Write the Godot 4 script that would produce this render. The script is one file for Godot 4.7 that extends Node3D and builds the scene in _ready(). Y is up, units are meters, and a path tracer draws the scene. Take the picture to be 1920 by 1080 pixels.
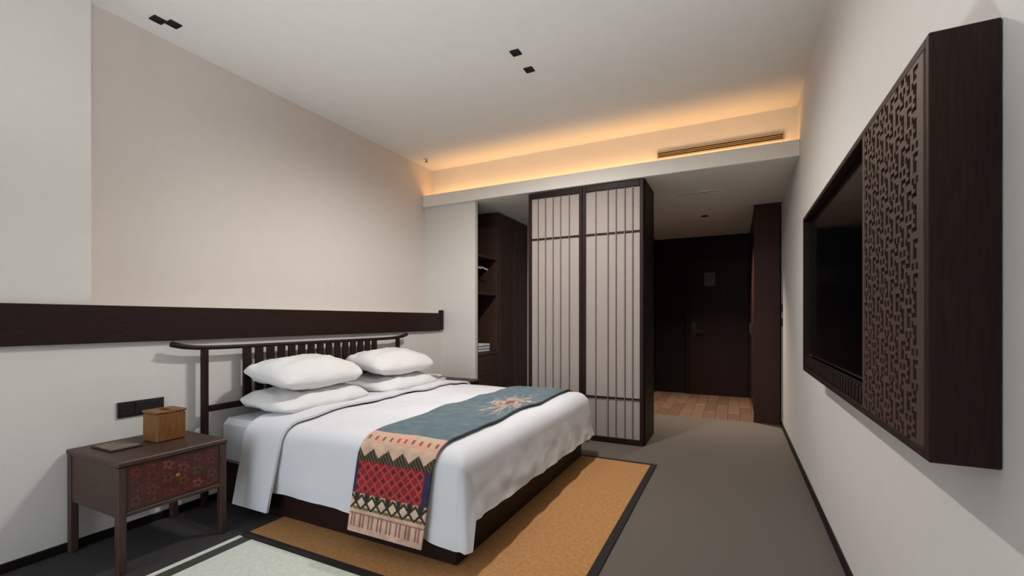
extends Node3D
# Guest room: bed against the left wall, television cabinet on the right wall, hall beyond.
# x runs towards the television wall, -z runs down the room into the hall, y is up.

const XR := 0.48          # television wall
const XL := -3.10         # lower, built-out part of the headboard wall
const XU := -3.35         # upper part of the headboard wall
const CEIL := 3.04
const SOFFIT := 2.55
const ZS := -4.36         # soffit front
const ZW := 1.60          # window wall
const ZHALL := -5.97      # carpet ends, hall boards begin
const ZEND := -7.90       # end of the hall

const SKY_LEVEL := 6.4
const COVE_LEVEL := 0.66
const BED_SPOT := 2.75
const UNSEEN_LANTERN_LEVEL := 4.2  # lantern out of view, lights the ceiling
const UNSEEN_HALL_SPOT := 7.5  # unseen downlight over the hall boards

var M := {}
var used := {}

func _ready() -> void:
	# ---------- camera ----------
	var cam := Camera3D.new()
	cam.name = "camera"
	cam.projection = Camera3D.PROJECTION_FRUSTUM
	cam.near = 0.05
	cam.far = 60.0
	cam.size = 0.05 * 1080.0 / 845.0
	cam.frustum_offset = Vector2(0, 0.05 * 60.0 / 845.0)
	cam.position = Vector3(0, 1.2, 0)
	cam.rotation_degrees = Vector3(0, 26.3, 0)
	cam.current = true
	add_child(cam)
	# ---------- sky and exposure ----------
	var sky_mat := ProceduralSkyMaterial.new()
	sky_mat.sky_top_color = Color(0.80, 0.86, 0.93)
	sky_mat.sky_horizon_color = Color(0.93, 0.94, 0.95)
	sky_mat.ground_horizon_color = Color(0.74, 0.74, 0.73)
	sky_mat.ground_bottom_color = Color(0.56, 0.56, 0.55)
	sky_mat.sky_energy_multiplier = 1.0
	var sky := Sky.new()
	sky.sky_material = sky_mat
	var env := Environment.new()
	env.background_mode = Environment.BG_SKY
	env.sky = sky
	env.background_energy_multiplier = SKY_LEVEL
	env.tonemap_mode = Environment.TONE_MAPPER_LINEAR
	env.tonemap_exposure = 1.01
	env.sdfgi_enabled = true
	env.ssao_enabled = true
	env.ssil_enabled = true
	var we := WorldEnvironment.new()
	we.name = "world_environment"
	we.environment = env
	add_child(we)

	make_materials()
	build_shell()
	build_cove()
	build_hall()
	build_bed()
	build_rugs()
	build_nightstands()
	build_tv_cabinet()
	build_screens()
	build_wardrobe()
	build_small_things()

# ------------------------------------------------------------------ helpers
func numbered(called: String) -> String:
	if not used.has(called):
		used[called] = 0
		return called
	used[called] += 1
	return "%s_%03d" % [called, used[called]]

func new_st() -> SurfaceTool:
	var st := SurfaceTool.new()
	st.begin(Mesh.PRIMITIVE_TRIANGLES)
	return st

func commit(st: SurfaceTool) -> ArrayMesh:
	st.generate_normals()
	return st.commit()

func thing(called: String, label: String, category: String, at := Vector3.ZERO, group := "") -> Node3D:
	var o := Node3D.new()
	o.name = numbered(called)
	add_child(o)
	o.position = at
	tag(o, label, category, group)
	return o

func tag(o: Node, label: String, category: String, group := "") -> void:
	o.set_meta("label", label)
	o.set_meta("category", category)
	if group != "":
		o.set_meta("group", group)

func put(called: String, mesh: Mesh, m: Material, parent: Node, at := Vector3.ZERO) -> MeshInstance3D:
	var o := MeshInstance3D.new()
	o.name = numbered(called) if parent == self else called
	o.mesh = mesh
	o.material_override = m
	o.position = at
	parent.add_child(o, true)
	return o

func struct(called: String, mesh: Mesh, m: Material, at := Vector3.ZERO) -> MeshInstance3D:
	var o := put(called, mesh, m, self, at)
	o.set_meta("kind", "structure")
	return o

func quad(st: SurfaceTool, a: Vector3, b: Vector3, c: Vector3, d: Vector3, out: Vector3) -> void:
	var flip := (c - a).cross(b - a).dot(out) < 0.0
	var order := [a, c, b, a, d, c] if flip else [a, b, c, a, c, d]
	for p in order:
		st.add_vertex(p)

# a box given by its two corners, edges chamfered by bv
func add_box(st: SurfaceTool, lo: Vector3, hi: Vector3, bv := 0.0) -> void:
	st.set_smooth_group(-1)
	var c := (lo + hi) / 2.0
	var h := (hi - lo) / 2.0
	bv = minf(bv, minf(h.x, minf(h.y, h.z)) * 0.9)
	for axis in 3:
		var u := (axis + 1) % 3
		var v := (axis + 2) % 3
		for s in [-1.0, 1.0]:
			var n := Vector3.ZERO
			n[axis] = s
			var f := []
			for k in [[-1, -1], [1, -1], [1, 1], [-1, 1]]:
				var p := Vector3.ZERO
				p[axis] = s * h[axis]
				p[u] = k[0] * (h[u] - bv)
				p[v] = k[1] * (h[v] - bv)
				f.append(c + p)
			quad(st, f[0], f[1], f[2], f[3], n)
	if bv <= 0.0:
		return
	for axis in 3:                                   # twelve chamfers
		var u := (axis + 1) % 3
		var v := (axis + 2) % 3
		for su in [-1.0, 1.0]:
			for sv in [-1.0, 1.0]:
				var f := []
				for k in [[-1, 0], [1, 0], [1, 1], [-1, 1]]:
					var p := Vector3.ZERO
					p[axis] = k[0] * (h[axis] - bv)
					p[u] = su * (h[u] - (0.0 if k[1] == 0 else bv))
					p[v] = sv * (h[v] - (bv if k[1] == 0 else 0.0))
					f.append(c + p)
				var n := Vector3.ZERO
				n[u] = su
				n[v] = sv
				quad(st, f[0], f[1], f[2], f[3], n)
	for sx in [-1.0, 1.0]:                           # eight corners
		for sy in [-1.0, 1.0]:
			for sz in [-1.0, 1.0]:
				var s := Vector3(sx, sy, sz)
				var a := c + s * Vector3(h.x, h.y - bv, h.z - bv)
				var b := c + s * Vector3(h.x - bv, h.y, h.z - bv)
				var d := c + s * Vector3(h.x - bv, h.y - bv, h.z)
				if (d - a).cross(b - a).dot(s) < 0.0:
					var t := b
					b = d
					d = t
				for p in [a, b, d]:
					st.add_vertex(p)

func box(lo: Vector3, hi: Vector3, bv := 0.0) -> ArrayMesh:
	var st := new_st()
	add_box(st, lo, hi, bv)
	return commit(st)

# rows of points -> smooth surface; uv optional rows of Vector2
func add_grid(st: SurfaceTool, rows: Array, uvs: Array, flip := false, smooth := 0) -> void:
	st.set_smooth_group(smooth)
	for i in rows.size() - 1:
		for j in rows[i].size() - 1:
			var q := [[i, j], [i, j + 1], [i + 1, j + 1], [i + 1, j]]
			var order := [0, 2, 1, 0, 3, 2] if flip else [0, 1, 2, 0, 2, 3]
			for k in order:
				if uvs.size():
					st.set_uv(uvs[q[k][0]][q[k][1]])
				st.add_vertex(rows[q[k][0]][q[k][1]])

# outline in (a, b) swept or lathed: a round bar along a list of points
func add_tube(st: SurfaceTool, pts: Array, radii: Array, sides := 10, cap := true) -> void:
	var rows := []
	for i in pts.size():
		var t: Vector3 = (pts[min(i + 1, pts.size() - 1)] - pts[max(i - 1, 0)]).normalized()
		var side := t.cross(Vector3.UP if absf(t.y) < 0.9 else Vector3.RIGHT).normalized()
		var up := side.cross(t).normalized()
		var row := []
		for k in sides + 1:
			var a := TAU * k / sides
			row.append(pts[i] + (side * cos(a) + up * sin(a)) * radii[i])
		rows.append(row)
	if cap:
		var first := []
		var last := []
		for k in sides + 1:
			first.append(pts[0])
			last.append(pts[pts.size() - 1])
		rows.push_front(first)
		rows.push_back(last)
	add_grid(st, rows, [], false)

func tube(pts: Array, radii: Array, sides := 10) -> ArrayMesh:
	var st := new_st()
	add_tube(st, pts, radii, sides)
	return commit(st)

func lathe(profile: Array, sides := 20) -> ArrayMesh:       # profile of Vector2(radius, y)
	var st := new_st()
	var rows := []
	for p in profile:
		var row := []
		for k in sides + 1:
			var a := TAU * k / sides
			row.append(Vector3(p.x * cos(a), p.y, p.x * sin(a)))
		rows.append(row)
	add_grid(st, rows, [], false)
	return commit(st)

# ------------------------------------------------------------------ materials
func noise_tex(size: int, freq: float, lo: Color, hi: Color, sd: int, octaves := 4) -> NoiseTexture2D:
	var n := FastNoiseLite.new()
	n.seed = sd
	n.frequency = freq
	n.fractal_octaves = octaves
	var g := Gradient.new()
	g.set_color(0, lo)
	g.set_color(1, hi)
	var t := NoiseTexture2D.new()
	t.width = size
	t.height = size
	t.seamless = true
	t.noise = n
	t.color_ramp = g
	return t

func mat(called: String, c: Color, rough: float) -> StandardMaterial3D:
	var m := StandardMaterial3D.new()
	m.resource_name = called
	m.albedo_color = c
	m.roughness = rough
	M[called] = m
	return m

func tex(m: StandardMaterial3D, t: Texture2D, s: Vector3, world := true) -> void:
	m.albedo_texture = t
	m.uv1_triplanar = true
	m.uv1_world_triplanar = world
	m.uv1_scale = s

func relief(m: StandardMaterial3D, t: Texture2D, cm: float) -> void:
	m.heightmap_enabled = true
	m.heightmap_texture = t
	m.heightmap_scale = cm

func make_materials() -> void:
	var plaster := noise_tex(256, 0.02, Color(0.985, 0.985, 0.985), Color(1, 1, 1), 3)
	tex(mat("wall_paper", Color(0.86, 0.825, 0.80), 0.85), plaster, Vector3.ONE * 1.4)
	tex(mat("wall_white", Color(0.845, 0.83, 0.81), 0.85), plaster, Vector3.ONE * 1.4)
	tex(mat("ceiling_paint", Color(0.925, 0.92, 0.905), 0.9), plaster, Vector3.ONE * 0.9)
	tex(mat("soffit_paint", Color(0.93, 0.915, 0.89), 0.9), plaster, Vector3.ONE * 0.9)
	# carpets
	var pile := noise_tex(512, 0.22, Color(0.80, 0.80, 0.80), Color(1, 1, 1), 8, 3)
	var m := mat("carpet", Color(0.43, 0.395, 0.365), 0.95)
	tex(m, pile, Vector3.ONE * 2.2)
	relief(m, pile, 0.12)
	m = mat("dark_carpet", Color(0.20, 0.185, 0.18), 0.95)
	tex(m, pile, Vector3.ONE * 2.2)
	m = mat("tan_rug", Color(0.74, 0.53, 0.32), 0.95)
	tex(m, noise_tex(512, 0.05, Color(0.84, 0.85, 0.84), Color(1, 1, 1), 12, 5), Vector3.ONE * 1.3)
	relief(m, pile, 0.1)
	m = mat("rug_border", Color(0.15, 0.125, 0.115), 0.95)
	tex(m, pile, Vector3.ONE * 2.2)
	m = mat("pale_rug", Color(0.82, 0.83, 0.785), 0.95)
	tex(m, noise_tex(512, 0.05, Color(0.90, 0.91, 0.90), Color(1, 1, 1), 15, 5), Vector3.ONE * 1.3)
	m = mat("rug_stripe", Color(0.25, 0.25, 0.22), 0.95)
	tex(m, pile, Vector3.ONE * 2.2)
	# woods: grain runs along one axis, so the pattern is stretched along it
	var grain := noise_tex(512, 0.03, Color(0.66, 0.60, 0.58), Color(1, 1, 1), 21, 5)
	var axes := {"x": Vector3(0.5, 7, 7), "y": Vector3(7, 0.5, 7), "z": Vector3(7, 7, 0.5)}
	for k in axes:
		tex(mat("dark_wood_" + k, Color(0.185, 0.115, 0.10), 0.5), grain, axes[k])
		tex(mat("red_wood_" + k, Color(0.285, 0.185, 0.165), 0.45), grain, axes[k])
		tex(mat("brown_wood_" + k, Color(0.335, 0.245, 0.205), 0.5), grain, axes[k])
		tex(mat("stand_wood_" + k, Color(0.30, 0.21, 0.165), 0.5), grain, axes[k])
		tex(mat("black_wood_" + k, Color(0.12, 0.095, 0.085), 0.5), grain, axes[k])
	for k in axes:
		for w in ["dark_wood_", "red_wood_", "black_wood_"]:
			M[w + k].metallic_specular = 0.32
	for k in 3:
		tex(mat("board_%d" % k, [Color(0.56, 0.46, 0.385), Color(0.52, 0.425, 0.355), Color(0.59, 0.485, 0.41)][k], 0.4), grain, axes["z"])
	# cloth
	var weave := noise_tex(256, 0.16, Color(0.965, 0.965, 0.965), Color(1, 1, 1), 30, 3)
	m = mat("white_linen", Color(0.87, 0.87, 0.885), 0.9)
	tex(m, weave, Vector3.ONE * 5.0)
	m.rim_enabled = true
	m.rim = 0.15
	m = mat("pillow_linen", Color(0.89, 0.885, 0.88), 0.9)
	tex(m, weave, Vector3.ONE * 5.0)
	m = mat("sheet", Color(0.86, 0.86, 0.89), 0.9)
	tex(m, weave, Vector3.ONE * 5.0)
	# screens, metal, plastic, glass
	m = mat("rice_paper", Color(0.69, 0.645, 0.625), 0.9)
	m.backlight_enabled = true
	m.backlight = Color(0.35, 0.33, 0.30)
	tex(m, noise_tex(256, 0.05, Color(0.94, 0.94, 0.93), Color(1, 1, 1), 41, 5), Vector3.ONE * 3.0)
	mat("slat_wood", Color(0.46, 0.41, 0.38), 0.6)
	mat("dark_bronze", Color(0.16, 0.13, 0.11), 0.4)
	mat("dull_plate", Color(0.34, 0.34, 0.33), 0.5)
	mat("pale_slat", Color(0.82, 0.79, 0.765), 0.7)
	mat("black_plastic", Color(0.10, 0.10, 0.10), 0.4)
	mat("screen_glass", Color(0.015, 0.015, 0.018), 0.12)
	mat("matte_black", Color(0.05, 0.048, 0.045), 0.8)
	m = mat("brass", Color(0.62, 0.47, 0.28), 0.35)
	m.metallic = 1.0
	m = mat("steel", Color(0.7, 0.69, 0.67), 0.3)
	m.metallic = 1.0
	mat("white_plastic", Color(0.87, 0.87, 0.86), 0.4)
	mat("vent_metal", Color(0.62, 0.56, 0.47), 0.5)
	mat("window_metal", Color(0.22, 0.21, 0.20), 0.4)
	m = mat("pane_glass", Color(0.97, 0.98, 0.98, 0.06), 0.02)
	m.transparency = BaseMaterial3D.TRANSPARENCY_ALPHA
	m = mat("box_wood", Color(0.55, 0.365, 0.13), 0.5)
	tex(m, grain, axes["y"])
	mat("pad_paper", Color(0.45, 0.38, 0.33), 0.8)
	m = mat("unseen_lantern_glow", Color(1.0, 0.96, 0.9), 0.6)  # glowing disc of the unseen lantern under the ceiling
	m.emission_enabled = true
	m.emission = Color(0.97, 0.985, 1.0)
	m.emission_energy_multiplier = 1.5 if UNSEEN_LANTERN_LEVEL > 0.0 else 0.0
	m = mat("led_strip", Color(1.0, 0.86, 0.66), 0.6)
	m.emission_enabled = true
	m.emission = Color(1.0, 0.76, 0.49)
	m.emission_energy_multiplier = 0.5 * COVE_LEVEL

# ------------------------------------------------------------------ room shell
func build_shell() -> void:
	struct("floor", box(Vector3(XU - 0.2, -0.2, ZHALL), Vector3(XR + 0.2, 0, ZW + 0.2)), M.carpet)
	struct("floor_border", box(Vector3(XL, 0.0, -4.40), Vector3(-2.46, 0.004, ZW)), M.dark_carpet)
	struct("ceiling", box(Vector3(XU - 0.2, CEIL, -4.72), Vector3(XR + 0.2, CEIL + 0.2, ZW + 0.2)), M.ceiling_paint)
	struct("wall_right", box(Vector3(XR, 0, ZEND - 0.2), Vector3(XR + 0.2, CEIL, ZW)), M.wall_white)
	struct("wall_left", box(Vector3(XU - 0.2, 0, -4.40), Vector3(XL, 1.26, ZW)), M.wall_white)
	struct("wall_left_upper", box(Vector3(XU - 0.2, 1.26, -4.90), Vector3(XU, CEIL, ZW)), M.wall_paper)
	struct("wall_left_column", box(Vector3(XU, 1.26, -1.175), Vector3(XL - 0.005, CEIL, ZW), 0.006), M.wall_white)
	struct("baseboard_right", box(Vector3(XR - 0.014, 0, ZHALL + 0.01), Vector3(XR, 0.05, ZW), 0.003), M.black_wood_z)
	struct("baseboard_left", box(Vector3(XL, 0.004, -4.40), Vector3(XL + 0.014, 0.05, ZW), 0.003), M.black_wood_z)
	# the window wall is behind the camera: daylight comes through its opening
	var wx0 := -3.0
	var wx1 := -1.1
	var wy0 := 0.12
	var wy1 := 2.80
	var st := new_st()
	add_box(st, Vector3(XU - 0.2, 0, ZW), Vector3(wx0, CEIL, ZW + 0.2))
	add_box(st, Vector3(wx1, 0, ZW), Vector3(XR + 0.2, CEIL, ZW + 0.2))
	add_box(st, Vector3(wx0, 0, ZW), Vector3(wx1, wy0, ZW + 0.2))
	add_box(st, Vector3(wx0, wy1, ZW), Vector3(wx1, CEIL, ZW + 0.2))
	struct("wall_window", commit(st), M.wall_white)
	var w := Node3D.new()
	w.name = "window_1"
	add_child(w)
	w.set_meta("kind", "structure")
	var n := 3
	for i in n:
		var a := lerpf(wx0, wx1, float(i) / n)
		var b := lerpf(wx0, wx1, float(i + 1) / n)
		put("pane", box(Vector3(a + 0.03, wy0 + 0.03, ZW + 0.10), Vector3(b - 0.03, wy1 - 0.03, ZW + 0.106)), M.pane_glass, w)
	st = new_st()
	for i in n + 1:
		var a := lerpf(wx0 + 0.03, wx1 - 0.03, float(i) / n)
		add_box(st, Vector3(a - 0.03, wy0, ZW + 0.07), Vector3(a + 0.03, wy1, ZW + 0.13))
	add_box(st, Vector3(wx0, wy0, ZW + 0.072), Vector3(wx1, wy0 + 0.05, ZW + 0.128))
	add_box(st, Vector3(wx0, wy1 - 0.05, ZW + 0.072), Vector3(wx1, wy1, ZW + 0.128))
	put("window_frame", commit(st), M.window_metal, w)
	# dark timber rail along the headboard wall, with its upturned end
	var rail := Node3D.new()
	rail.name = "trim_1"
	add_child(rail)
	rail.set_meta("kind", "structure")
	rail.set_meta("label", "dark timber rail along the headboard wall")
	put("rail_board", box(Vector3(XL, 1.075, -4.33), Vector3(XL + 0.03, 1.28, ZW), 0.004), M.dark_wood_z, rail)
	put("rail_end", box(Vector3(XL, 1.085, -4.395), Vector3(XL + 0.034, 1.315, -4.331), 0.004), M.dark_wood_y, rail)

# ------------------------------------------------------------------ soffit and cove light
func build_cove() -> void:
	struct("ceiling_lip", box(Vector3(XU, SOFFIT, ZS - 0.04), Vector3(XR, SOFFIT + 0.135, ZS), 0.004), M.soffit_paint)
	struct("ceiling_hall", box(Vector3(XU, SOFFIT, ZEND - 0.2), Vector3(XR, SOFFIT + 0.03, ZS - 0.04)), M.soffit_paint)
	struct("wall_cove", box(Vector3(XU, SOFFIT + 0.03, -4.72), Vector3(XR, CEIL, -4.56)), M.soffit_paint)
	var strip := thing("cove_light", "warm light strip hidden in the trough above the soffit", "light", Vector3(-1.435, SOFFIT + 0.03, -4.46))
	put("light_strip", box(Vector3(-1.88, 0, -0.03), Vector3(1.88, 0.012, 0.03), 0.002), M.led_strip, strip)
	var l := AreaLight3D.new()
	l.name = "cove_area"
	l.area_size = Vector2(3.74, 0.06)
	l.light_color = Color(1.0, 0.76, 0.49)
	l.light_energy = COVE_LEVEL
	l.area_range = 12.0
	l.area_attenuation = 2.0
	l.shadow_enabled = true
	l.position = Vector3(0, 0.045, 0)
	l.rotation_degrees = Vector3(68, 0, 0)
	strip.add_child(l)
	# air grille in the cove wall
	var v := thing("air_grille", "long slim air grille in the lit cove wall", "vent", Vector3(-0.145, 2.772, -4.56))
	put("backing", box(Vector3(-0.52, 0, 0), Vector3(0.52, 0.055, 0.004)), M.matte_black, v)
	for k in 2:
		put("frame", box(Vector3(-0.53, -0.006 + k * 0.055, 0), Vector3(0.53, 0.006 + k * 0.055, 0.014), 0.002), M.vent_metal, v)
		put("frame", box(Vector3(-0.53 + k * 1.05, 0.006, 0), Vector3(-0.52 + k * 1.05, 0.049, 0.014), 0.002), M.vent_metal, v)
	for k in 2:
		put("slat", box(Vector3(-0.52, 0.017 + k * 0.015, 0.004), Vector3(0.52, 0.023 + k * 0.015, 0.012), 0.001), M.vent_metal, v)

# ------------------------------------------------------------------ hall
func build_hall() -> void:
	var fl := Node3D.new()
	fl.name = "floor_hall"
	add_child(fl)
	fl.set_meta("kind", "structure")
	put("subfloor", box(Vector3(XU - 0.2, -0.2, ZEND - 0.2), Vector3(XR + 0.2, -0.012, ZHALL)), M.matte_black, fl)
	var bw := 0.14
	var lens := [box(Vector3(0.0015, -0.012, 0.0015), Vector3(bw - 0.0015, 0.0, 0.9635), 0.0015), box(Vector3(0.0015, -0.012, 0.0015), Vector3(bw - 0.0015, 0.0, 0.481), 0.0015)]
	for i in 13:
		var x := XR - (i + 1) * bw
		var z := ZEND
		var k := 0
		while z < ZHALL - 0.01:
			var short := (i % 2 == 1 and k == 0) or z + 0.965 > ZHALL + 0.05
			put("board", lens[1] if short else lens[0], M["board_%d" % ((i * 7 + k * 5) % 3)], fl, Vector3(x, 0, z))
			z += 0.4825 if short else 0.965
			k += 1
	struct("wall_hall_end", box(Vector3(-1.4, 0, ZEND - 0.2), Vector3(XR, SOFFIT, ZEND)), M.black_wood_y)
	struct("wall_hall_left", box(Vector3(-1.4, 0, ZEND), Vector3(-1.2, SOFFIT, -5.86)), M.black_wood_y)
	struct("wall_bath", box(Vector3(XU - 0.2, 0, -6.04), Vector3(-1.4, SOFFIT, -5.86)), M.wall_white)
	struct("wall_left_hall", box(Vector3(XU - 0.2, 0, -5.86), Vector3(XU, SOFFIT, -4.46)), M.wall_white)
	# entrance door
	var d := Node3D.new()
	d.name = "door_1"
	add_child(d)
	d.position = Vector3(-0.23, 0, ZEND)
	d.set_meta("kind", "structure")
	d.set_meta("label", "dark entrance door at the end of the hall")
	var leaf := put("door_leaf", box(Vector3(-0.43, 0.006, 0.004), Vector3(0.42, 2.14, 0.045), 0.003), M.dark_wood_y, d)
	for s in [-1, 1]:
		put("door_frame", box(Vector3(-0.005 + s * 0.455 - 0.03, 0, 0), Vector3(-0.005 + s * 0.455 + 0.03, 2.20, 0.06), 0.003), M.black_wood_y, d)
	put("door_frame", box(Vector3(-0.43, 2.145, 0), Vector3(0.42, 2.20, 0.06), 0.003), M.black_wood_x, d)
	put("handle", tube([Vector3(-0.36, 1.02, 0.045), Vector3(-0.36, 1.02, 0.10), Vector3(-0.35, 1.02, 0.108), Vector3(-0.23, 1.02, 0.108)], [0.011, 0.011, 0.011, 0.010]), M.dark_bronze, leaf)
	put("lock_plate", box(Vector3(-0.39, 0.93, 0.045), Vector3(-0.33, 1.17, 0.055), 0.003), M.dark_bronze, leaf)
	put("notice_plate", box(Vector3(-0.21, 1.74, 0.045), Vector3(-0.05, 1.96, 0.050), 0.001), M.dull_plate, leaf)
	var viewer := lathe([Vector2(0, 0), Vector2(0.014, 0), Vector2(0.014, 0.006), Vector2(0.008, 0.010), Vector2(0, 0.010)], 12)
	var vw := put("door_viewer", viewer, M.dark_bronze, leaf, Vector3(0.08, 1.62, 0.045))
	vw.rotation_degrees.x = 90
	# tall built-in cupboard at the right of the hall
	var c := thing("hall_cupboard", "tall dark red-brown cupboard at the corner of the hall", "cupboard", Vector3(0.20, 0, -5.98))
	put("side_panel", box(Vector3(0, 0, -0.03), Vector3(0.265, 2.545, 0.0), 0.003), M.red_wood_y, c)
	put("side_panel", box(Vector3(0, 0, -1.91), Vector3(0.265, 2.545, -1.88), 0.003), M.red_wood_y, c)
	put("body", box(Vector3(0.03, 0.0, -1.88), Vector3(0.265, 2.545, -0.03)), M.dark_wood_y, c)
	for k in 3:
		var z0 := -0.035 - k * 0.615
		var dr := put("door", box(Vector3(0.004, 0.08, z0 - 0.608), Vector3(0.029, 2.53, z0), 0.002), M.red_wood_y, c)
		put("handle", box(Vector3(-0.014, 1.0, z0 - 0.06), Vector3(0.004, 1.16, z0 - 0.045), 0.003), M.dark_bronze, dr)

# ------------------------------------------------------------------ bed
const BX0 := -3.06
const BX1 := -1.20
const BZ0 := -1.83   # side next to the pale rug
const BZ1 := -3.80
const DTOP := 0.585

func rounded_rect(x0: float, x1: float, z0: float, z1: float, r: float, n: int) -> Array:
	# perimeter points (x, z) with their outward normals, from the foot corner round
	var out := []
	var cs := [[x1 - r, z1 - r, 0.0], [x0 + r, z1 - r, 90.0], [x0 + r, z0 + r, 180.0], [x1 - r, z0 + r, 270.0]]
	for k in 4:
		var a = cs[k]
		var b = cs[(k + 1) % 4]
		for j in 7:
			var g := deg_to_rad(a[2] + 90.0 * j / 6.0)
			out.append([Vector2(a[0] + r * cos(g), a[1] + r * sin(g)), Vector2(cos(g), sin(g))])
		var g1 := deg_to_rad(a[2] + 90.0)
		var p0 := Vector2(a[0] + r * cos(g1), a[1] + r * sin(g1))
		var p1 := Vector2(b[0] + r * cos(g1), b[1] + r * sin(g1))
		for j in range(1, n):
			out.append([p0.lerp(p1, float(j) / n), Vector2(cos(g1), sin(g1))])
	out.append(out[0])
	return out

func inset(p: Vector2, lo: Vector2, hi: Vector2, r: float, k: float) -> Vector2:
	return p.lerp(p.clamp(lo + Vector2(r, r), hi - Vector2(r, r)), k)

func duvet_mesh() -> ArrayMesh:
	var x0 := -2.80
	var x1 := -1.135
	var z0 := -3.85
	var z1 := -1.785
	var n1 := FastNoiseLite.new()
	n1.seed = 5
	n1.frequency = 1.6
	n1.fractal_octaves = 3
	var n2 := FastNoiseLite.new()
	n2.seed = 9
	n2.frequency = 3.5
	var per := rounded_rect(x0, x1, z0, z1, 0.045, 46)
	var re := 0.11
	var rows := []
	var uv := []
	var ctr := Vector2((x0 + x1) / 2, (z0 + z1) / 2)
	for k in 27:                                       # top, from the middle outwards
		var row := []
		for e in per:
			var p := inset(e[0], Vector2(x0, z0), Vector2(x1, z1), re, 1.0)
			p = ctr.lerp(p, k / 26.0)
			var puff := 0.022 * (1.0 - pow(k / 26.0, 4.0))
			var y: float = DTOP - 0.012 + puff + n1.get_noise_2d(p.x, p.y) * 0.030 * (1.0 - 0.6 * pow(k / 26.0, 6.0))
			row.append(Vector3(p.x, y, p.y))
		rows.append(row)
	for k in range(1, 7):                              # rounded edge
		var g := PI / 2 * k / 6.0
		var row := []
		for i in per.size():
			var e = per[i]
			var p := inset(e[0], Vector2(x0, z0), Vector2(x1, z1), re, 1.0 - sin(g))
			var y: float = DTOP - 0.012 - re * (1.0 - cos(g)) + n1.get_noise_2d(p.x, p.y) * 0.012 * (1.0 - sin(g))
			row.append(Vector3(p.x, y, p.y))
		rows.append(row)
	for k in range(1, 13):                             # hanging drop
		var t := k / 12.0
		var row := []
		for i in per.size():
			var e = per[i]
			var p: Vector2 = e[0]
			var nn: Vector2 = e[1]
			var hem := 0.115
			if nn.x > 0.5:                             # foot end
				hem = lerpf(0.255, 0.205, clampf((z1 - p.y) / 2.0, 0, 1))
			elif nn.x < -0.5:
				hem = DTOP - re - 0.03
			elif nn.y > 0.5:
				hem = 0.165 + 0.010 * sin(p.x * 5.0)
			if nn.y > 0.25 and p.x > -1.38:            # the corner of the cover hangs a little lower
				hem = 0.135 - 0.02 * clampf((p.x + 1.38) / 0.2, 0, 1)
			var y: float = lerpf(DTOP - 0.012 - re, hem, t)
			var fold := (n2.get_noise_2d(p.x * 1.0 + p.y * 1.7, 0.4 * t) * 0.014 + 0.005 * sin((p.x - p.y) * 13.0)) * t
			fold += (0.042 if nn.x > 0.5 else 0.012) * t
			row.append(Vector3(p.x + nn.x * fold, y, p.y + nn.y * fold))
		rows.append(row)
	var st := new_st()
	add_grid(st, rows, [], false)
	return commit(st)

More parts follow.
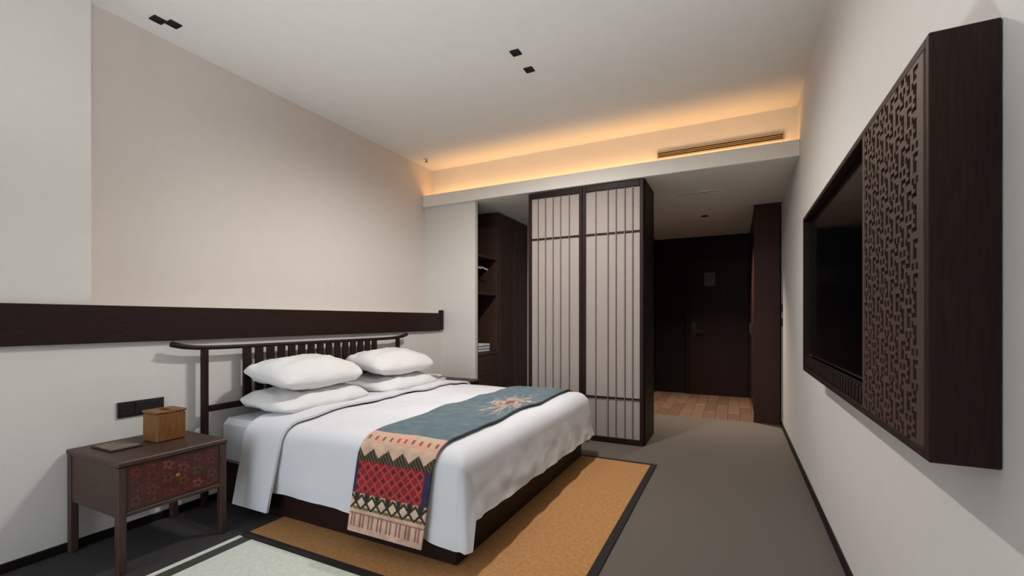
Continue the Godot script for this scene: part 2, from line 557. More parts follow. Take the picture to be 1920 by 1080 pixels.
# a strip of cloth laid across the bed and hanging down both sides
# x range at each end of the path; hem heights near and far; clear = how far it stands off the duvet
func strip_mesh(xa: Callable, hem_near: float, hem_far: float, clear: float, thick: float, flare: float, nx := 8) -> ArrayMesh:
	var n1 := FastNoiseLite.new()
	n1.seed = 5
	n1.frequency = 1.6
	n1.fractal_octaves = 3
	var path := []                                     # z, y, outward z, outward y
	var re := 0.11
	var top := DTOP - 0.012
	var zn := -1.785
	var zf := -3.85
	for k in 15:
		var t := k / 14.0
		var s := 1.0 - t
		path.append([zn + flare * s, lerpf(hem_near, top - re, t), 1.0, 0.0])
	for k in range(1, 7):
		var g := PI / 2 * k / 6.0
		path.append([zn - re + re * cos(g), top - re + re * sin(g), cos(g), sin(g)])
	for k in range(1, 40):
		var t := k / 40.0
		path.append([lerpf(zn - re, zf + re, t), top, 0.0, 1.0])
	for k in range(0, 7):
		var g := PI / 2 * k / 6.0
		path.append([zf + re - re * sin(g), top - re + re * cos(g), -sin(g), cos(g)])
	for k in range(1, 12):
		var t := k / 11.0
		path.append([zf - 0.012 * t, lerpf(top - re, hem_far, t), -1.0, 0.0])
	var lens := [0.0]
	for i in range(1, path.size()):
		lens.append(lens[i - 1] + Vector2(path[i][0] - path[i - 1][0], path[i][1] - path[i - 1][1]).length())
	var total: float = lens[lens.size() - 1]
	var outer := []
	var inner := []
	var uv := []
	for i in path.size():
		var e = path[i]
		var v: float = lens[i] / total
		var xr: Vector2 = xa.call(v, lens[i])
		var ro := []
		var ri := []
		var ru := []
		for j in nx + 1:
			var u := float(j) / nx
			var x: float = lerpf(xr.x, xr.y, u)
			var cx := -1.9675
			var k2: float = maxf(absf(x - cx) / 0.7225, absf(e[0] + 2.8175) / 0.9225)
			var puff := 0.0
			if e[3] > 0.5:
				puff = 0.022 * (1.0 - pow(minf(k2, 1.0), 4.0)) + n1.get_noise_2d(x, e[0]) * 0.030 * (1.0 - 0.6 * pow(minf(k2, 1.0), 6.0))
				puff *= e[3]
			var o := Vector3(0, e[3], e[2])
			var base := Vector3(x, e[1] + puff, e[0])
			ri.append(base + o * clear)
			ro.append(base + o * (clear + thick))
			ru.append(Vector2(u, v))
		outer.append(ro)
		inner.append(ri)
		uv.append(ru)
	var st := new_st()
	add_grid(st, outer, uv, false)
	add_grid(st, inner, uv, true, 1)
	var last := path.size() - 1
	add_grid(st, [inner[0], outer[0]], [uv[0], uv[0]], false, 2)
	add_grid(st, [outer[last], inner[last]], [uv[last], uv[last]], false, 2)
	for side in [0, nx]:
		var a := []
		var b := []
		var ua := []
		for i in path.size():
			a.append(outer[i][side])
			b.append(inner[i][side])
			ua.append(uv[i][side])
		add_grid(st, [a, b], [ua, ua], side == 0, 3)
	return commit(st)

func pillow_mesh(w: float, d: float, t: float, sd: int) -> ArrayMesh:     # w along z, d along x
	var n := FastNoiseLite.new()
	n.seed = sd
	n.frequency = 4.0
	n.fractal_octaves = 3
	var st := new_st()
	for s in [1.0, -1.0]:
		var rows := []
		for i in 29:
			var row := []
			for j in 25:
				var u := sin(PI / 2 * (i / 14.0 - 1.0))
				var v := sin(PI / 2 * (j / 12.0 - 1.0))
				var x: float = v * d / 2 * (1.0 - 0.10 * pow(absf(u), 6.0))
				var z: float = u * w / 2 * (1.0 - 0.10 * pow(absf(v), 6.0))
				var hgt: float = pow(maxf(0.0, 1.0 - pow(absf(u), 3.0)), 0.5) * pow(maxf(0.0, 1.0 - pow(absf(v), 2.6)), 0.5)
				var y: float = s * t / 2 * hgt * (1.0 if s > 0 else 0.8)
				y += n.get_noise_2d(x * 1.4, z * 1.4) * 0.022 * minf(1.0, hgt * 3.0)
				row.append(Vector3(x, y, z))
			rows.append(row)
		add_grid(st, rows, [], s < 0)
	return commit(st)

func build_bed() -> void:
	var b := thing("bed", "dark wooden platform bed with a spindle headboard against the wall", "bed", Vector3(0, 0.010, 0))
	put("bed_base", box(Vector3(BX0, 0.0, BZ1), Vector3(BX1, 0.25, BZ0), 0.008), M.dark_wood_z, b)
	# mattress with its white sheet
	var st := new_st()
	add_box(st, Vector3(BX0 + 0.02, 0.25, BZ1 - 0.02), Vector3(BX1 + 0.02, 0.545, BZ0 + 0.02), 0.035)
	put("mattress", commit(st), M.sheet, b)
	# headboard: yoke-shaped top rail on two posts, a field of spindles between
	var hx := -3.035
	var zc := (-1.52 - 3.69) / 2
	var half := (3.69 - 1.52) / 2
	var pts := []
	var rad := []
	for k in 33:
		var t := k / 16.0 - 1.0
		var y := 1.010 + 0.034 * pow(absf(t), 12.0)
		pts.append(Vector3(hx, y, zc + t * half))
		rad.append(0.014 + 0.004 * pow(absf(t), 10.0))
	put("top_rail", tube(pts, rad, 10), M.dark_wood_z, b)
	for z in [-1.71, -3.55]:
		put("post", box(Vector3(hx - 0.018, -0.006, z - 0.018), Vector3(hx + 0.018, 1.003, z + 0.018), 0.005), M.dark_wood_y, b)
	put("lower_rail", box(Vector3(hx - 0.012, 0.60, -3.53), Vector3(hx + 0.012, 0.64, -1.73), 0.003), M.dark_wood_z, b)
	var spin := box(Vector3(-0.01, 0.64, -0.029), Vector3(0.01, 1.001, 0.029), 0.003)
	for k in 15:
		put("spindle", spin, M.dark_wood_y, b, Vector3(hx, 0, -1.99 - k * 0.088))
	# duvet, turned back at the head
	var dv := put("duvet", duvet_mesh(), M.white_linen, self)
	tag(dv, "thick white duvet covering the bed and hanging over its sides", "duvet")
	var turned := func(v: float, s: float) -> Vector2:
		var f := clampf(1.0 - s / 0.55, 0.0, 1.0)
		return Vector2(lerpf(-2.69, -2.77, f), lerpf(-2.36, -2.45, f))
	put("turned_edge", strip_mesh(turned, 0.072, 0.12, 0.014, 0.016, 0.035), M.white_linen, dv)
	# pillows, two stacks of two
	var low := pillow_mesh(0.80, 0.50, 0.17, 3)
	var high := pillow_mesh(0.74, 0.48, 0.215, 7)
	for k in 2:
		var z: float = [-2.27, -3.16][k]
		var p := put("pillow", low, M.pillow_linen, self, Vector3(-2.755, 0.650, z))
		p.rotation_degrees = Vector3(0, 0, -5)
		tag(p, ["white pillow lying under another, beside the spindle headboard post near the tissue box", "white pillow lying under another, on the bed half toward the wardrobe"][k], "pillow", "bed pillows")
		p = put("pillow", high, M.pillow_linen, self, Vector3(-2.775, 0.822, z))
		p.rotation_degrees = Vector3(0, [3.0, -2.0][k], -9)
		tag(p, ["plump white pillow on top of its stack, on the bed half toward the tissue box", "plump white pillow on top of its stack, on the bed half toward the wardrobe"][k], "pillow", "bed pillows")
	# bed runner
	var across := func(v: float, s: float) -> Vector2:
		var f := clampf(1.0 - s / 0.5, 0.0, 1.0)
		return Vector2(lerpf(-1.765, -1.81, f), lerpf(-1.285, -1.335, f))
	var rn := put("bed_runner", strip_mesh(across, 0.108, 0.12, 0.018, 0.008, 0.035, 14), runner_material(), self)
	tag(rn, "blue bed runner with red and cream woven ends across the white duvet", "bed runner")

func runner_material() -> StandardMaterial3D:
	var w := 128
	var h := 1024
	var img := Image.create(w, h, false, Image.FORMAT_RGB8)
	var n := FastNoiseLite.new()
	n.seed = 77
	n.frequency = 0.03
	n.fractal_octaves = 4
	var blue := Color(0.36, 0.43, 0.485)
	var teal := Color(0.37, 0.43, 0.44)
	var cream := Color(0.80, 0.71, 0.61)
	var rose := Color(0.80, 0.58, 0.50)
	var red := Color(0.56, 0.10, 0.12)
	var dark := Color(0.18, 0.14, 0.13)
	var navy := Color(0.19, 0.16, 0.27)
	var total := 2.93                                   # metres along the cloth
	for j in h:
		var s := (j + 0.5) / h * total                  # from the near hem
		if s > total / 2 + 0.6:
			s = total - s                               # both ends alike
		for i in w:
			var a := (i + 0.5) / w * 0.5                # metres across, head side first
			var c: Color
			var g := n.get_noise_2d(i, j)
			if s < 0.118:                               # pale end with upright bars
				c = cream.lerp(rose, 0.35)
				var q := fposmod(a, 0.062)
				if s > 0.028 and s < 0.10 and (absf(q - 0.02) < 0.006 or absf(q - 0.042) < 0.006):
					c = Color(0.55, 0.40, 0.36)
				elif s > 0.092 and s < 0.10:
					c = Color(0.60, 0.44, 0.38)
			elif s < 0.20:                              # cream with dark crosses
				c = cream
				var q := absf(fposmod(a, 0.072) - 0.036)
				var r := absf(s - 0.155)
				if absf(q - r) < 0.008 or (q < 0.013 and s > 0.165) or q + r < 0.012:
					c = dark
				elif q < 0.022 and r > 0.024:
					c = Color(0.48, 0.40, 0.20)
			elif s < 0.365:                             # red field of lozenges
				c = red
				var q := absf(fposmod(a, 0.058) - 0.029)
				var r := absf(fposmod(s - 0.20, 0.055) - 0.0275)
				if q + r < 0.011:
					c = Color(0.28, 0.10, 0.10)
				elif absf(q + r - 0.027) < 0.005:
					c = Color(0.66, 0.30, 0.30)
				if a > 0.46 or a < 0.018:
					c = navy
			elif s < 0.445:                             # dark stepped zigzag on cream
				c = cream.lerp(rose, 0.3)
				var q := absf(fposmod(a, 0.10) - 0.05)
				var r := (s - 0.365) / 0.08
				if r < 0.25 + q / 0.05 * 0.45:
					c = dark if fposmod(a + s, 0.022) < 0.013 else Color(0.42, 0.36, 0.22)
			elif s < 0.525:
				c = cream.lerp(rose, clampf(0.5 + g * 1.5, 0, 1))
				var q := absf(fposmod(a, 0.05) - 0.025)
				if q < 0.008 and absf(s - 0.475) < 0.012:
					c = Color(0.60, 0.30, 0.24)
			else:                                       # plain top
				c = blue.lerp(teal, clampf(0.5 + g * 1.6, 0, 1))
				# embroidered flower spray
				var du := (a - 0.36) / 0.15
				var dv := (s - 1.50) / 0.42
				var rr := sqrt(du * du + dv * dv)
				if rr < 1.05:
					var an := atan2(dv, du)
					var petal := 0.62 + 0.30 * cos(an * 7.0 + rr * 3.0)
					if rr < petal:
						c = Color(0.80, 0.70, 0.63) if fposmod(rr * 4.0 + an, 1.0) < 0.55 else Color(0.70, 0.47, 0.37)
						if rr < 0.16:
							c = Color(0.55, 0.28, 0.22)
						c = c.lerp(blue, 0.30)
					elif fposmod(an * 3.0, 1.0) < 0.22:
						c = Color(0.50, 0.53, 0.52)
			img.set_pixel(i, j, c * (1.0 + g * 0.16))
	img.generate_mipmaps()
	var m := mat("runner_cloth", Color.WHITE, 0.9)
	m.albedo_texture = ImageTexture.create_from_image(img)
	return m

# ------------------------------------------------------------------ rugs
func build_rugs() -> void:
	var x0 := -2.46
	var x1 := -0.575
	var z0 := -1.575
	var z1 := -3.86
	var r := thing("tan_rug", "tan rug with a dark border lying under the bed", "rug")
	var bw := 0.045
	put("field", box(Vector3(x0 + 0.012, 0.0, z1 + bw), Vector3(x1 - bw, 0.010, z0 - bw), 0.002), M.tan_rug, r)
	put("border", box(Vector3(x0 + 0.012, 0.0, z1), Vector3(x1, 0.010, z1 + bw), 0.002), M.rug_border, r)
	put("border", box(Vector3(x0 + 0.012, 0.0, z0 - bw), Vector3(x1, 0.010, z0), 0.002), M.rug_border, r)
	put("border", box(Vector3(x1 - bw, 0.0, z1 + bw), Vector3(x1, 0.010, z0 - bw), 0.002), M.rug_border, r)
	var p := thing("pale_rug", "pale grey-green rug with a dark stripe inside its white edge", "rug")
	var za := -1.570
	var zb := 0.55
	var e := [0.0, 0.035, 0.105]
	put("field", box(Vector3(x0 + 0.105, 0.0, za), Vector3(x1 - 0.105, 0.009, zb - 0.105), 0.002), M.pale_rug, p)
	for k in 2:
		var c: Material = [M.pale_rug, M.rug_stripe][k]
		put(["edge", "stripe"][k], box(Vector3(x0 + e[k], 0.0, za), Vector3(x0 + e[k + 1], 0.009, zb - e[k]), 0.002), c, p)
		put(["edge", "stripe"][k], box(Vector3(x1 - e[k + 1], 0.0, za), Vector3(x1 - e[k], 0.009, zb - e[k]), 0.002), c, p)
		put(["edge", "stripe"][k], box(Vector3(x0 + e[k + 1], 0.0, zb - e[k + 1]), Vector3(x1 - e[k + 1], 0.009, zb - e[k]), 0.002), c, p)

# ------------------------------------------------------------------ nightstands
func drawer_material() -> StandardMaterial3D:
	var w := 256
	var h := 128
	var img := Image.create(w, h, false, Image.FORMAT_RGB8)
	var n := FastNoiseLite.new()
	n.seed = 19
	n.frequency = 0.02
	var ink := [Color(0.50, 0.20, 0.15), Color(0.58, 0.30, 0.27), Color(0.43, 0.25, 0.27), Color(0.55, 0.30, 0.14), Color(0.44, 0.33, 0.26)]
	for j in h:
		for i in w:
			var a := i / 256.0 * 0.44
			var b := j / 128.0 * 0.22
			var c := Color(0.33, 0.17, 0.12)
			var edge := minf(minf(a, 0.44 - a), minf(b, 0.22 - b))
			if edge > 0.014:
				var k := floori(a / 0.072)
				var q := Vector2(fposmod(a, 0.072) - 0.036, fposmod(b + 0.036 * (k % 2), 0.072) - 0.036)
				var an := atan2(q.y, q.x)
				var petal := 0.026 + 0.008 * cos(an * 5.0)
				var pick := (k * 3 + floori((b + 0.036 * (k % 2)) / 0.072) * 2) % 5
				if q.length() < 0.009:
					c = Color(0.30, 0.12, 0.10)
				elif q.length() < petal:
					c = ink[pick]
				elif q.length() < petal + 0.004:
					c = Color(0.24, 0.10, 0.08)
				else:
					c = Color(0.42, 0.16, 0.12)
			img.set_pixel(i, j, c * (1.0 + 0.3 * n.get_noise_2d(i, j)))
	img.generate_mipmaps()
	var m := mat("drawer_front", Color(0.70, 0.66, 0.66), 0.5)
	m.albedo_texture = ImageTexture.create_from_image(img)
	return m

func make_nightstand(label: String) -> Node3D:
	# base at the floor, against the wall; +x is the front, origin at the back corner next to the camera side
	var t := thing("nightstand", label, "nightstand", Vector3.ZERO, "nightstands beside the bed")
	var d := 0.515
	var w := 0.50
	for x in [0.0, d - 0.035]:
		for z in [0.0, -w + 0.035]:
			put("leg", box(Vector3(x, 0, z - 0.035), Vector3(x + 0.035, 0.505, z), 0.004), M.stand_wood_y, t)
	put("table_top", box(Vector3(-0.004, 0.505, -w - 0.004), Vector3(d + 0.006, 0.53, 0.004), 0.005), M.stand_wood_z, t)
	put("side_panel", box(Vector3(0.035, 0.265, -0.022), Vector3(d - 0.035, 0.505, -0.006), 0.002), M.stand_wood_x, t)
	put("side_panel", box(Vector3(0.035, 0.265, -w + 0.006), Vector3(d - 0.035, 0.505, -w + 0.022), 0.002), M.stand_wood_x, t)
	put("back_panel", box(Vector3(0.006, 0.265, -w + 0.035), Vector3(0.02, 0.505, -0.035), 0.002), M.dark_wood_z, t)
	put("bottom_panel", box(Vector3(0.02, 0.265, -w + 0.022), Vector3(d - 0.03, 0.28, -0.022), 0.002), M.dark_wood_z, t)
	put("front_rail", box(Vector3(d - 0.034, 0.265, -w + 0.035), Vector3(d - 0.004, 0.285, -0.035), 0.002), M.stand_wood_z, t)
	var st := new_st()
	var a := Vector3(d - 0.006, 0.289, -0.037)
	var b := Vector3(d - 0.006, 0.289, -w + 0.037)
	var up := Vector3(0, 0.212, 0)
	add_grid(st, [[a, b], [a + up, b + up]], [[Vector2(0, 1), Vector2(1, 1)], [Vector2(0, 0), Vector2(1, 0)]], true, -1)
	var dr := put("drawer", box(Vector3(d - 0.40, 0.289, -w + 0.037), Vector3(d - 0.0065, 0.501, -0.037)), M.red_wood_z, t)
	put("painted_front", commit(st), M.drawer_front, dr)
	put("knob", lathe_x(0.012), M.brass, dr, Vector3(d - 0.006, 0.40, -w / 2))
	return t

func lathe_x(r: float) -> ArrayMesh:
	var st := new_st()
	var prof := [Vector2(0.4 * r, 0), Vector2(0.4 * r, 0.5 * r), Vector2(r, 0.8 * r), Vector2(r, 1.2 * r), Vector2(0.6 * r, 1.5 * r), Vector2(0, 1.5 * r)]
	var rows := []
	for p in prof:
		var row := []
		for k in 13:
			var a := TAU * k / 12.0
			row.append(Vector3(p.y, p.x * cos(a), p.x * sin(a)))
		rows.append(row)
	add_grid(st, rows, [], false)
	return commit(st)

func build_nightstands() -> void:
	drawer_material()
	var t := make_nightstand("brown nightstand with a red painted drawer, carrying the orange wooden box")
	t.position = Vector3(XL + 0.018, 0.004, -1.065)
	var u := t.duplicate()
	u.name = numbered("nightstand")
	add_child(u)
	u.position = Vector3(XL + 0.018, 0.004, -3.893)
	u.set_meta("label", "nightstand behind the bed with a small white telephone on it")
	# wooden tissue box
	var bx := thing("tissue_box", "orange-brown wooden tissue box standing on the nightstand", "box", Vector3(-2.86, 0.534, -1.40))
	var st := new_st()
	add_box(st, Vector3(-0.07, 0, -0.075), Vector3(0.07, 0.155, 0.075), 0.008)
	put("body", commit(st), M.box_wood, bx)
	st = new_st()
	for s in [-1.0, 1.0]:
		add_box(st, Vector3(-0.072, 0.155, minf(s * 0.018, s * 0.077)), Vector3(0.072, 0.168, maxf(s * 0.018, s * 0.077)), 0.003)
	add_box(st, Vector3(-0.072, 0.155, -0.018), Vector3(-0.045, 0.168, 0.018))
	add_box(st, Vector3(0.045, 0.155, -0.018), Vector3(0.072, 0.168, 0.018))
	put("lid", commit(st), M.box_wood, bx)
	# leather tray and note pad
	var tr := thing("note_pad", "thin brown note pad lying on the nightstand beside the box", "note pad", Vector3(-2.90, 0.534, -1.20))
	put("cover", box(Vector3(-0.10, 0, -0.07), Vector3(0.10, 0.006, 0.07), 0.001), M.dark_wood_x, tr)
	put("paper_block", box(Vector3(-0.085, 0.006, -0.06), Vector3(0.09, 0.013, 0.06), 0.001), M.pad_paper, tr)
	# telephone on the other nightstand
	var ph := thing("telephone", "small white telephone on the nightstand behind the bed", "telephone", Vector3(-2.93, 0.534, -4.05))
	st = new_st()
	add_box(st, Vector3(-0.09, 0, -0.07), Vector3(0.09, 0.035, 0.07), 0.008)
	put("body", commit(st), M.white_plastic, ph)
	put("handset", tube([Vector3(-0.09, 0.055, 0.04), Vector3(-0.05, 0.068, 0.04), Vector3(0.05, 0.068, 0.04), Vector3(0.09, 0.055, 0.04)], [0.022, 0.015, 0.015, 0.022]), M.white_plastic, ph)
	put("cradle", box(Vector3(-0.04, 0.035, 0.025), Vector3(0.04, 0.054, 0.055), 0.003), M.white_plastic, ph)
	# socket panel above the nightstand
	var s := thing("socket_panel", "black socket and switch panel on the wall above the nightstand", "socket", Vector3(XL, 0.648, -1.395))
	put("plate", box(Vector3(0, 0, -0.115), Vector3(0.010, 0.088, 0.115), 0.002), M.black_plastic, s)
	for k in 3:
		put("switch", box(Vector3(0.010, 0.012, -0.105 + k * 0.072), Vector3(0.014, 0.076, -0.041 + k * 0.072), 0.001), M.matte_black, s)

# ------------------------------------------------------------------ television cabinet
func build_tv_cabinet() -> void:
	var xf := 0.366
	var y0 := 0.90
	var y1 := 1.805
	var za := -1.238
	var zb := -3.19
	var c := thing("television_cabinet", "dark wooden wall cabinet with a fretwork door, framing the television", "cabinet", Vector3(xf, y0, za))
	var d := XR - xf - 0.002
	var h := y1 - y0
	var ln := za - zb
	put("end_panel", box(Vector3(0, 0, -0.022), Vector3(d, h, 0), 0.002), M.dark_wood_y, c)
	put("end_panel", box(Vector3(0, 0, -ln), Vector3(d, h, -ln + 0.022), 0.002), M.dark_wood_y, c)
	put("top_panel", box(Vector3(0, h - 0.022, -ln + 0.022), Vector3(d, h, -0.022), 0.002), M.dark_wood_z, c)
	put("bottom_panel", box(Vector3(0, 0, -ln + 0.022), Vector3(d, 0.022, -0.022), 0.002), M.dark_wood_z, c)
	put("back_panel", box(Vector3(d - 0.012, 0.022, -ln + 0.022), Vector3(d, h - 0.022, -0.022)), M.black_wood_z, c)
	var dz := 0.545                                  # fretwork door width
	put("divider", box(Vector3(0.004, 0.022, -dz - 0.018), Vector3(d - 0.012, h - 0.022, -dz), 0.002), M.dark_wood_y, c)
	# the door: frame, dark backing and fret pieces
	var dr := put("door", box(Vector3(0.012, 0.024, -dz + 0.002), Vector3(0.022, h - 0.024, -0.024)), M.black_wood_y, c)
	put("stile", box(Vector3(-0.002, 0.024, -0.058), Vector3(0.012, h - 0.024, -0.024), 0.002), M.brown_wood_y, dr)
	put("stile", box(Vector3(-0.002, 0.024, -dz + 0.002), Vector3(0.012, h - 0.024, -dz + 0.026), 0.002), M.brown_wood_y, dr)
	var cols := 11
	var rws := 22
	var fz0 := -0.058
	var fz1 := -dz + 0.026
	var fy0 := 0.024
	var fy1 := h - 0.024
	var cw := (fz0 - fz1) / cols
	var ch := (fy1 - fy0) / rws
	var frets := []
	for v in 4:
		frets.append(fret_mesh(cw, ch, v))
	for r in rws:
		for k in cols:
			put("fret", frets[(k + 2 * r + (r / 3)) % 4], M.brown_wood_y, dr, Vector3(0.0, fy0 + r * ch, fz0 - k * cw))
	# slotted strip below the television
	var sp := put("lower_panel", box(Vector3(0.020, 0.022, -ln + 0.022), Vector3(0.030, 0.085, -dz - 0.018), 0.001), M.black_wood_z, c)
	for k in 28:
		put("slat", box(Vector3(0.008, 0.026, -dz - 0.04 - k * 0.049), Vector3(0.020, 0.081, -dz - 0.018 - k * 0.049), 0.002), M.dark_wood_y, sp)
	# the television itself
	var tv := thing("television", "large black flat television set into the dark wall cabinet", "television", Vector3(xf + 0.028, y0 + 0.088, za - dz - 0.02))
	var tl := ln - dz - 0.046
	var th := h - 0.022 - 0.088 - 0.004
	put("casing", box(Vector3(0.006, 0, -tl), Vector3(0.06, th, 0), 0.004), M.black_plastic, tv)
	put("screen", box(Vector3(0.003, 0.014, -tl + 0.01), Vector3(0.006, th - 0.01, -0.01)), M.screen_glass, tv)
	put("standby_lamp", box(Vector3(0.0, 0.004, -tl + 0.02), Vector3(0.006, 0.010, -tl + 0.045), 0.001), M.steel, tv)

func fret_mesh(cw: float, ch: float, v: int) -> ArrayMesh:
	# one interlocking fret motif filling a cell that runs to -z and +y
	var st := new_st()
	var t := 0.0125
	var x0 := -0.001
	var x1 := 0.012
	var bars := []
	match v:
		0: bars = [[0, 0, 1, 0.22], [0, 0.22, 0.24, 1], [0.5, 0.5, 1, 0.72], [0.76, 0.72, 1, 1]]
		1: bars = [[0, 0.78, 1, 1], [0.76, 0, 1, 0.78], [0, 0.28, 0.5, 0.5], [0, 0, 0.24, 0.28]]
		2: bars = [[0, 0, 0.24, 1], [0.24, 0.78, 0.7, 1], [0.5, 0, 1, 0.22], [0.76, 0.22, 1, 0.6]]
		3: bars = [[0, 0.4, 1, 0.62], [0.38, 0, 0.62, 0.4], [0, 0.62, 0.24, 1], [0.76, 0.62, 1, 1]]
	for b in bars:
		add_box(st, Vector3(x0, b[1] * ch, -b[2] * cw), Vector3(x1, b[3] * ch, -b[0] * cw))
	return commit(st)

# ------------------------------------------------------------------ paper screens by the hall
func make_screen(label: String, x0: float, x1: float, z: float, cuts: Array) -> void:
	var s := thing("paper_screen", label, "screen", Vector3(x0, 0, z), "sliding paper screens under the soffit")
	var w := x1 - x0
	var h := 2.535
	var f := 0.034
	put("stile", box(Vector3(0, 0.0, -0.04), Vector3(f, h, 0), 0.003), M.dark_wood_y, s)
	put("stile", box(Vector3(w - f, 0.0, -0.04), Vector3(w, h, 0), 0.003), M.dark_wood_y, s)
	put("rail", box(Vector3(f, 0, -0.04), Vector3(w - f, 0.055, 0), 0.003), M.dark_wood_x, s)
	put("rail", box(Vector3(f, h - 0.055, -0.04), Vector3(w - f, h, 0), 0.003), M.dark_wood_x, s)
	put("paper", box(Vector3(f, 0.055, -0.022), Vector3(w - f, h - 0.055, -0.019)), M.rice_paper, s)
	for y in [0.44, 2.05]:
		put("cross_bar", box(Vector3(f, y - 0.009, -0.019), Vector3(w - f, y + 0.009, -0.007), 0.002), M.dark_wood_x, s)
	var inner := w - 2 * f
	for k in cuts.size():
		var x: float = f + inner * cuts[k]
		put("slat", box(Vector3(x - 0.005, 0.055, -0.019), Vector3(x + 0.005, h - 0.055, -0.004), 0.001), M.slat_wood, s)

func build_screens() -> void:
	make_screen("paper lattice screen between the wardrobe opening and the other screen", -1.965, -1.375, -4.37, [0.14, 0.30, 0.46, 0.62, 0.80])
	make_screen("paper lattice screen standing at the hall opening", -1.372, -0.775, -4.37, [0.19, 0.42, 0.57, 0.73, 0.87])
	var p := put("side_panel_board", box(Vector3(-0.80, 0, -4.93), Vector3(-0.765, SOFFIT, -4.415), 0.004), M.black_wood_y, self)
	tag(p, "dark wooden partition panel behind the edge of the paper screen", "panel")

# ------------------------------------------------------------------ wardrobe
func build_wardrobe() -> void:
	struct("wall_stub", box(Vector3(XU, 0, -4.455), Vector3(-2.64, SOFFIT, -4.40)), M.wall_white)
	var xw := -2.65
	var w := thing("wardrobe", "dark open wardrobe with shelves beside wood panel doors", "wardrobe", Vector3(XU + 0.01, 0, -4.46))
	var d := xw - (XU + 0.01)
	put("side_panel", box(Vector3(0, 0, -0.025), Vector3(d, 2.54, -0.003), 0.002), M.black_wood_y, w)
	put("side_panel", box(Vector3(0, 0, -0.545), Vector3(d, 2.54, -0.50), 0.002), M.brown_wood_y, w)
	put("back_panel", box(Vector3(0, 0, -0.50), Vector3(0.015, 2.54, -0.025)), M.black_wood_y, w)
	for y in [1.94, 1.50]:
		put("shelf", box(Vector3(0.015, y, -0.50), Vector3(d - 0.01, y + 0.022, -0.025), 0.002), M.brown_wood_z, w)
	put("counter", box(Vector3(0.015, 0.78, -0.50), Vector3(d, 0.81, -0.025), 0.002), M.brown_wood_z, w)
	for k in 3:
		var dr := put("drawer", box(Vector3(0.10, 0.06 + k * 0.24, -0.498), Vector3(d - 0.004, 0.295 + k * 0.24, -0.027), 0.003), M.brown_wood_z, w)
		put("handle", box(Vector3(d - 0.004, 0.25 + k * 0.24, -0.30), Vector3(d + 0.008, 0.262 + k * 0.24, -0.22), 0.002), M.brass, dr)
	for k in 2:
		var z0 := -0.55 - k * 0.415
		var dd := put("door", box(Vector3(0.02, 0.02, z0 - 0.410), Vector3(d, 2.54, z0), 0.002), M.stand_wood_y, w)
		put("edge_trim", box(Vector3(d, 0.02, z0 - 0.410), Vector3(d + 0.008, 2.54, z0 - 0.375), 0.002), M.brown_wood_y, dd)
		put("edge_trim", box(Vector3(d, 0.02, z0 - 0.035), Vector3(d + 0.008, 2.54, z0), 0.002), M.brown_wood_y, dd)
		put("cross_trim", box(Vector3(d, 1.80, z0 - 0.375), Vector3(d + 0.006, 1.825, z0 - 0.035), 0.002), M.brown_wood_z, dd)
	# folded things on its shelves
	var st := new_st()
	for k in 3:
		add_box(st, Vector3(-0.15 - 0.005 * k, k * 0.034, -0.16), Vector3(0.15, k * 0.034 + 0.033, 0.16), 0.012)
	var rb := put("folded_bathrobe", commit(st), M.white_linen, self, Vector3(-2.86, 0.81, -4.72))
	tag(rb, "folded white bathrobe on the wardrobe counter", "bathrobe")
	for k in 2:
		var hx := thing("coat_hanger", ["pale coat hanger on the wardrobe rod, the one by the white wall edge", "pale coat hanger on the wardrobe rod, the one by the panel doors"][k], "hanger", Vector3(-2.88, 1.905, -4.60 - k * 0.16), "coat hangers in the wardrobe")
		put("arms", tube([Vector3(-0.2, -0.10, 0), Vector3(-0.1, -0.055, 0), Vector3(0, -0.035, 0), Vector3(0.1, -0.055, 0), Vector3(0.2, -0.10, 0)], [0.008, 0.01, 0.011, 0.01, 0.008], 8), M.pale_slat, hx)
		put("hook", tube([Vector3(0, -0.035, 0), Vector3(0, 0.0, 0), Vector3(0.012, 0.02, 0), Vector3(0, 0.03, 0), Vector3(-0.012, 0.02, 0)], [0.002, 0.002, 0.002, 0.002, 0.002], 6), M.steel, hx)
	var rod := put("rod", tube([Vector3(0.46, 1.912, -0.50), Vector3(0.46, 1.912, -0.025)], [0.010, 0.010], 10), M.steel, w)
	rod.set_meta("label", "steel hanging rod")

# ------------------------------------------------------------------ small things
func build_unseen_lantern() -> void:
	# unseen low lantern on the pale rug, open at the top, placed to brighten the ceiling
	var t := thing("unseen_lantern", "unseen low dark drum lantern on the pale rug, open at the top to brighten the ceiling", "lamp", Vector3(-1.02, 0.009, -0.40))
	put("base", lathe([Vector2(0, 0), Vector2(0.13, 0), Vector2(0.13, 0.03), Vector2(0, 0.03)], 28), M.black_plastic, t)
	put("drum", lathe([Vector2(0.125, 0.03), Vector2(0.14, 0.04), Vector2(0.14, 0.56), Vector2(0.132, 0.565), Vector2(0.13, 0.55), Vector2(0.13, 0.04), Vector2(0.125, 0.03)], 32), M.dark_wood_y, t)
	put("glowing_disc", lathe([Vector2(0, 0.53), Vector2(0.128, 0.53), Vector2(0.128, 0.54), Vector2(0, 0.54)], 28), M.unseen_lantern_glow, t)
	var l := SpotLight3D.new()
	l.name = "unseen_lantern_beam"
	l.light_color = Color(0.97, 0.985, 1.0)
	l.light_energy = UNSEEN_LANTERN_LEVEL
	l.light_size = 0.13
	l.spot_angle = 62.0
	l.spot_angle_attenuation = 0.5
	l.spot_range = 14.0
	l.spot_attenuation = 2.0
	l.shadow_enabled = true
	l.position = Vector3(0, 0.58, 0)
	l.rotation_degrees = Vector3(90, 0, 0)
	t.add_child(l)

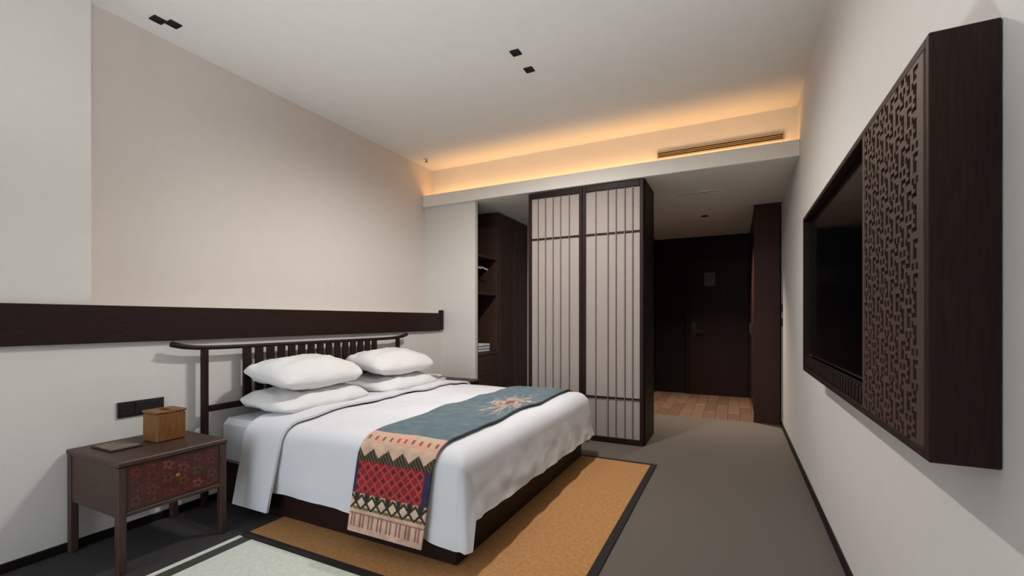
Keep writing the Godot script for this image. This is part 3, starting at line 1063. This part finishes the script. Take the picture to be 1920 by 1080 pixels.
func build_small_things() -> void:
	build_unseen_lantern()
	var hd := thing("unseen_hall_downlight", "small round unseen downlight in the hall ceiling, placed to light the hall boards", "downlight", Vector3(-0.35, SOFFIT, -6.35))  # unseen fixture, placed to light the hall boards and the walls around
	put("ring", lathe([Vector2(0, 0), Vector2(0.045, 0), Vector2(0.045, -0.006), Vector2(0.033, -0.008), Vector2(0.030, -0.003), Vector2(0, -0.003)], 20), M.matte_black, hd)
	var hl := SpotLight3D.new()
	hl.name = "unseen_hall_beam"
	hl.light_color = Color(1.0, 0.92, 0.84)
	hl.light_energy = UNSEEN_HALL_SPOT
	hl.light_size = 0.03
	hl.spot_angle = 54.0
	hl.spot_angle_attenuation = 1.0
	hl.spot_range = 12.0
	hl.spot_attenuation = 2.0
	hl.shadow_enabled = true
	hl.position = Vector3(0, -0.012, 0)
	hl.rotation_degrees = Vector3(-90, 0, 0)
	hd.add_child(hl)
	# square black recessed downlights
	var spots := [Vector3(-3.165, 0, -1.512), Vector3(-3.125, 0, -1.578), Vector3(-1.349, 0, -2.788), Vector3(-1.353, 0, -3.021)]
	var names := ["square black downlight above the nightstand, touching its twin, away from the bed", "square black downlight above the nightstand, touching its twin, toward the bed",
		"square black downlight over the bed foot, the one away from the cove", "square black downlight over the bed foot, the one toward the cove"]
	for k in 4:
		var t := thing("downlight", names[k], "downlight", Vector3(spots[k].x, CEIL, spots[k].z), "black ceiling downlights")
		var st := new_st()
		var r := 0.033
		for s in [-1.0, 1.0]:
			add_box(st, Vector3(-r, -0.008, minf(s * r, s * (r - 0.009))), Vector3(r, 0.0, maxf(s * r, s * (r - 0.009))), 0.001)
			add_box(st, Vector3(minf(s * r, s * (r - 0.009)), -0.008, -r + 0.009), Vector3(maxf(s * r, s * (r - 0.009)), 0.0, r - 0.009), 0.001)
		put("trim", commit(st), M.matte_black, t)
		if k > 1:                                        # the pair over the bed is switched on
			var lamp := SpotLight3D.new()
			lamp.name = "downlight_beam"
			lamp.light_color = Color(1.0, 0.985, 0.97)
			lamp.light_energy = BED_SPOT
			lamp.light_size = 0.03
			lamp.spot_angle = 85.0
			lamp.spot_angle_attenuation = 0.68
			lamp.spot_range = 12.0
			lamp.spot_attenuation = 2.0
			lamp.shadow_enabled = true
			lamp.position = Vector3(0, -0.012, 0)
			lamp.rotation_degrees = Vector3(-90, 0, 0)
			t.add_child(lamp)
		put("baffle", box(Vector3(-r + 0.009, -0.003, -r + 0.009), Vector3(r - 0.009, -0.0005, r - 0.009)), M.matte_black, t)
	# sprinkler head near the cove
	var sp := thing("sprinkler", "small sprinkler head on the ceiling before the lit cove", "sprinkler", Vector3(-3.155, CEIL, -4.18))
	put("plate", lathe([Vector2(0, 0), Vector2(0.035, 0), Vector2(0.033, -0.008), Vector2(0, -0.008)], 16), M.white_plastic, sp)
	put("stem", lathe([Vector2(0.009, -0.008), Vector2(0.007, -0.035), Vector2(0, -0.035)], 10), M.brass, sp)
	put("deflector", lathe([Vector2(0, -0.035), Vector2(0.018, -0.035), Vector2(0.018, -0.038), Vector2(0, -0.038)], 14), M.brass, sp)
	# slot in the hall ceiling
	var slot := thing("ceiling_slot_vent", "thin dark slot vent in the hall ceiling", "vent", Vector3(-0.35, SOFFIT, -5.15))
	put("slot", box(Vector3(-0.22, -0.004, -0.012), Vector3(0.22, 0.0, 0.012), 0.001), M.matte_black, slot)
	for s in [-1.0, 1.0]:
		put("frame", box(Vector3(-0.23, -0.006, s * 0.017 - 0.005), Vector3(0.23, 0.0, s * 0.017 + 0.005), 0.001), M.soffit_paint, slot)
	# switches at the corner of the hall
	for k in 2:
		var sw := thing("wall_switch", ["dark upper switch on the white wall beside the hall cupboard", "dark lower switch on the white wall beside the hall cupboard"][k], "switch", Vector3(XR, [1.29, 1.13][k], -5.86), "switches by the hall")
		put("plate", box(Vector3(-0.010, 0, -0.043), Vector3(0, 0.086, 0.043), 0.002), M.window_metal, sw)
		put("rocker", box(Vector3(-0.014, 0.014, -0.028), Vector3(-0.010, 0.072, 0.028), 0.001), M.black_plastic, sw)
